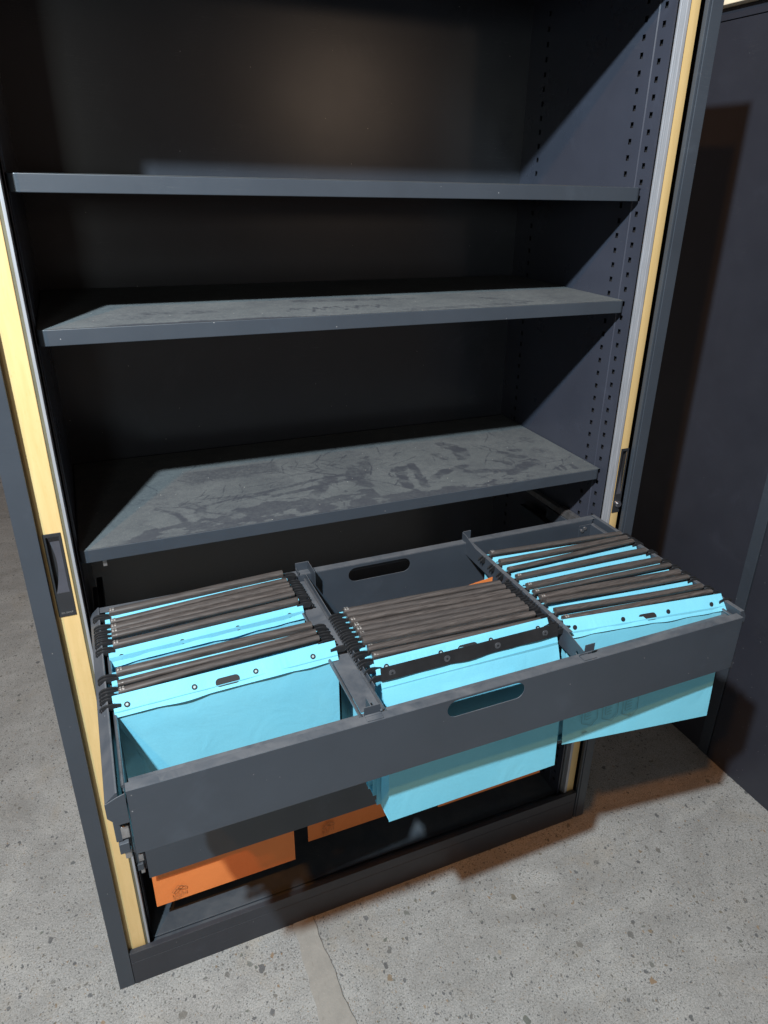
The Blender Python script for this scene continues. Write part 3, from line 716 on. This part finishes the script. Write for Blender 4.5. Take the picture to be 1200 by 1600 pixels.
# its front sheet pulls inward at the lower left, with a gusset behind
me = fs.data
for v_ in me.vertices:
    wz = rt.location.z + v_.co.z; wx = rt.location.x + v_.co.x
    t = max(0, min(1, (.895-wz)/.10)); t2 = max(0, 1-(wx-.10)/.16); v_.co.x += .036*t*t2
    if wz < .80: v_.co.y -= .0
bm = bmesh.new(); V_ = []
for k in range(9):
    z = .893-.228*k/8; t = max(0, min(1, (.895-z)/.10)); xe = .1005+.036*t
    V_.append((bm.verts.new((xe, -.245, z)), bm.verts.new((.112+.01*t, -.226, z)), bm.verts.new((.1035, -.2165, z))))
for a, b in zip(V_, V_[1:]): bm.faces.new((a[0], a[1], b[1], b[0])); bm.faces.new((a[1], a[2], b[2], b[1]))
O_('side_gusset', bm, M_cyan, rt, 0, True)

# middle row
BL = [-.139, -.155, -.171, -.188, -.200, -.215, -.229, -.252, -.273]; BR = [-.156, -.171, -.187, -.203, -.218, -.232, -.246, -.266, -.285]
desB = ['backmost', 'second from the back', 'third from the back', 'fourth from the back', 'fifth from the back', 'sixth from the back', 'seventh from back, behind a thin gap', 'eighth from back, before a thin gap', 'ninth from back, frontmost with a bar']
for i, (a, b) in enumerate(zip(BL, BR)):
    hanging_file(lab['B'] % desB[i], 'cyan hanging files in the middle row', .459, .766, a, b, .652+.005*(i % 3), seed=40+i, gap=.006, tilt=.010)
hanging_file('cyan file without bar, middle row, oval slot half hidden behind the black band', 'cyan hanging files in the middle row', .462, .770, -.2955, -.2955, .650, bar=False, oval=True, rings=True, seed=61, gap=.004, front_off=0, back=False, tilt=.012, ztop=.014)
rtB, fsB, _b, _o = hanging_file('cyan box file at the front of the middle row with a black studded band', 'cyan hanging files in the middle row', .4625, .774, -.3165, -.3155, .664, bar=False, black=True, seed=63, gap=.004, front_off=0, back=False, tilt=.003, bandw=.0215, ztop=.0175)
def belly(root, fs, amount, zl, zr):
    for v_ in fs.data.vertices:
        z = root.location.z + v_.co.z; x = v_.co.x; t = max(0, min(1, (.91-z)/.25))
        v_.co.y -= amount*math.sin(min(1, t*2.0)*math.pi/2)
        u = .5 + x/.312; v_.co.z += t*(zl*(1-u)+zr*u)
belly(rtB, fsB, .034, 0, 0)
# light card lip along the black band and the inner box walls seen at the bottom left
fr = bpy.data.objects['hanging_file.%03d' % 20] if False else None

# right row
CL = [-.052, -.088, -.120, -.148, -.183, -.207, -.226, -.242, -.272, -.296]; CR = [-.075, -.095, -.112, -.153, -.193, -.218, -.244, -.266, -.301, -.322]
desC = ['backmost', 'second from the back', 'third from back, studs showing', 'fourth from back, studs showing', 'fifth from the back', 'sixth from the back', 'seventh from the back', 'eighth from the back', 'ninth from the back', 'tenth from back, frontmost with a bar']
for i, (a, b) in enumerate(zip(CL, CR)):
    hanging_file(lab['C'] % desC[i], 'cyan hanging files in the right row', .791, 1.102, a, b, .69+.004*(i % 3), seed=80+i, gap=.005, tilt=.011)
rtC, fsC, _b, _o = hanging_file('cyan file at front of right row, oval slot and faint printed diagrams', 'cyan hanging files in the right row', .792, 1.104, -.311, -.347, .688, bar=False, oval=True, seed=99, gap=.010, tilt=.016, bandw=.025, front_off=0, back=False, ztop=.013)
belly(rtC, fsC, .006, .008, -.012)
for v_ in fsC.data.vertices:
    t = max(0, min(1, (.91-(rtC.location.z+v_.co.z))/.25)); v_.co.y -= t*.012*(.5-v_.co.x/.312)
front_C = [o for o in COL.objects if o.name.startswith('hanging_file') and 'faint printed diagrams' in o.get('label', '')][0]
front_B = [o for o in COL.objects if o.name.startswith('hanging_file') and 'black studded' in o.get('label', '')][0]

# box-bottom walls of the middle front file
bm = bmesh.new()
for (x0, x1, y0, y1, z0, z1) in ((.4635, .4640, -.354, -.322, .6655, .78), (.4628, .773, -.3220, -.3214, .67, .90), (.4632, .774, -.3550, -.322, .6646, .6653)): box(bm, x0, x1, y0, y1, z0, z1)
bm.transform(Matrix.Translation(-front_B.location)); obj('box_gusset', bm, M_cyan, front_B)

# faint diagrams printed on the front file of the right row
def strokes(bm, segs, w_, place):
    for (a, b) in segs:
        a = Vector(a); b = Vector(b); d = (b-a).normalized(); n = Vector((-d.y, d.x))*w_/2
        bm.faces.new([bm.verts.new(place(*q)) for q in (a-n, b-n, b+n, a+n)])
def place_C(x, z): # x metres from the file's left edge, z world
    t = (.91-z)/.238; y = -.311-.036*(x/.312) - .0085 - .0105*max(0, t) - .006*math.sin(min(1, max(0, t)*2)*math.pi/2) - .012*max(0, t)*(1-x/.312) - .0030
    return Vector((.792+x, y, z)) - front_C.location
bm = bmesh.new()
for k in range(3):
    x = .034+.041*k; z = .742
    s = [((x, z+.022), (x, z-.010)), ((x, z-.010), (x+.020, z-.018)), ((x+.020, z-.018), (x+.031, z-.006)), ((x+.031, z-.006), (x+.031, z+.026)), ((x, z+.022), (x+.031, z+.028))]
    s += [((x+.008, z+.014-.006*q), (x+.019, z+.016-.006*q)) for q in range(4)] + [((x+.006, z+.016), (x+.006, z-.004))]
    strokes(bm, s, .0010, place_C)
strokes(bm, [((.036, .712), (.046, .713)), ((.13, .725), (.136, .727))], .0022, place_C)
obj('printed_diagram', bm, M_ink, front_C)

# orange divider leaf standing behind the middle row
root = thing('orange_folder', 'thin edge of an orange folder standing behind the middle row of cyan files', 'folder', None, (.70, -.1, .66))
bm = bmesh.new(); v = [bm.verts.new(Vector(c)-Vector((.70, -.1, .66))) for c in ((.60, -.115, .66), (.768, -.120, .66), (.768, -.117, .912), (.60, -.117, .890))]
f = bm.faces.new(v); ex = bmesh.ops.extrude_face_region(bm, geom=[f]); bmesh.ops.translate(bm, verts=[q for q in ex['geom'] if isinstance(q, bmesh.types.BMVert)], vec=(0, .0008, 0))
obj('card_leaf', bm, M_orange, root)

# lower drawer: orange files
orl = ['orange hanging file at lower left, whole bottom showing with printed box emblem', 'orange hanging file at lower middle, partly behind the cyan box file', 'orange hanging file at lower right, only a thin edge showing']
for k, (x0, x1, yo_, zo_) in enumerate(((.0985, .402, .0475, .161), (.443, .75, .082, .161), (.765, 1.064, .0475, .1715))):
    for q in range(2):
        y = yo_
        if k == 2 or q == 0 or True:
            lb_ = orl[k] if q == 0 else orl[k].replace('orange hanging file', 'orange hanging file hidden behind another')
        if q == 1: continue
        r_, fs_, bd_, OO = hanging_file(lb_, 'orange hanging files in the lower drawer', x0, x1, y, y, zo_, zt=.385, bar=False, color=M_orange, detail=False, seed=120+k, gap=.002, front_off=0, back=True, snaps=False)
        if k < 2:
            # printed box emblem
            def pl(x, z, X0=x0+.048, r_=r_): return Vector((X0+x, y-.0095-.004, .188+z)) - r_.location
            bm = bmesh.new()
            seg = [((-.014,.006),(.0,.021)), ((0,.021),(.015,.013)), ((.015,.013),(.014,.006)), ((-.014,.006),(-.010,.0005)), ((-.010,.0005),(.0,.010)), ((.0,.010),(.014,.006)), ((-.007,.0125),(.006,.0085)), ((.0,.010),(.008,.0175))]
            strokes(bm, seg, .0017, pl)
            strokes(bm, [((-.013+.0042*i, -.003+.0012*math.sin(i*3)), (-.013+.0042*i, -.010+.001*math.cos(i*5))) for i in range(7)] + [((-.012,-.013),(.004,-.0115)), ((-.012,-.017),(.000,-.016)), ((-.013,-.020),(-.013,-.003)), ((.013,.002),(.014,-.008)), ((-.004,.004),(-.004,-.003)), ((.004,.005),(.004,-.003))], .0011, pl)
            obj('printed_emblem', bm, M_inkor, r_)

# ------------------------------------------------------------------ neighbouring cabinets on the right
n1 = thing('neighbouring_cabinet', 'dark anthracite cabinet side standing to the right, with the open cabinet\'s shadow on it', 'cabinet', None, (1.69, .04, 0))
def NB(name, boxes, m, par, bevel=.0008):
    bm = bmesh.new()
    for b in boxes: box(bm, *b)
    bm.transform(Matrix.Translation(-Vector(par.location))); return obj(name, bm, m, par, bevel)
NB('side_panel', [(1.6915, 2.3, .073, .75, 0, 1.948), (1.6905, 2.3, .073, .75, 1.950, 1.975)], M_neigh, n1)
NB('corner_upright', [(1.6888, 2.3, .0385, .0728, 0, 1.975)], M_metal, n1)
n2 = thing('front_cabinet', 'plain dark steel cabinet side standing at the right edge, nearest the viewer', 'cabinet', None, (1.69, -.5, 0))
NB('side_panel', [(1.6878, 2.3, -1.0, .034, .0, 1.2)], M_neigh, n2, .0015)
cb = bmesh.new(); 
for k in range(1): box(cb, 1.664, 2.2, .15, .85, 1.9765, 2.02)
cb.transform(Matrix.Translation((-1.9, -.5, -1.9765)))
o = obj('cream_board', cb, M_cream, None, .002); o.location = (1.9, .5, 1.9765); o['label'] = 'cream board lying on top of the dark cabinet at the upper right corner'; o['category'] = 'board'

S.render.engine = 'CYCLES'
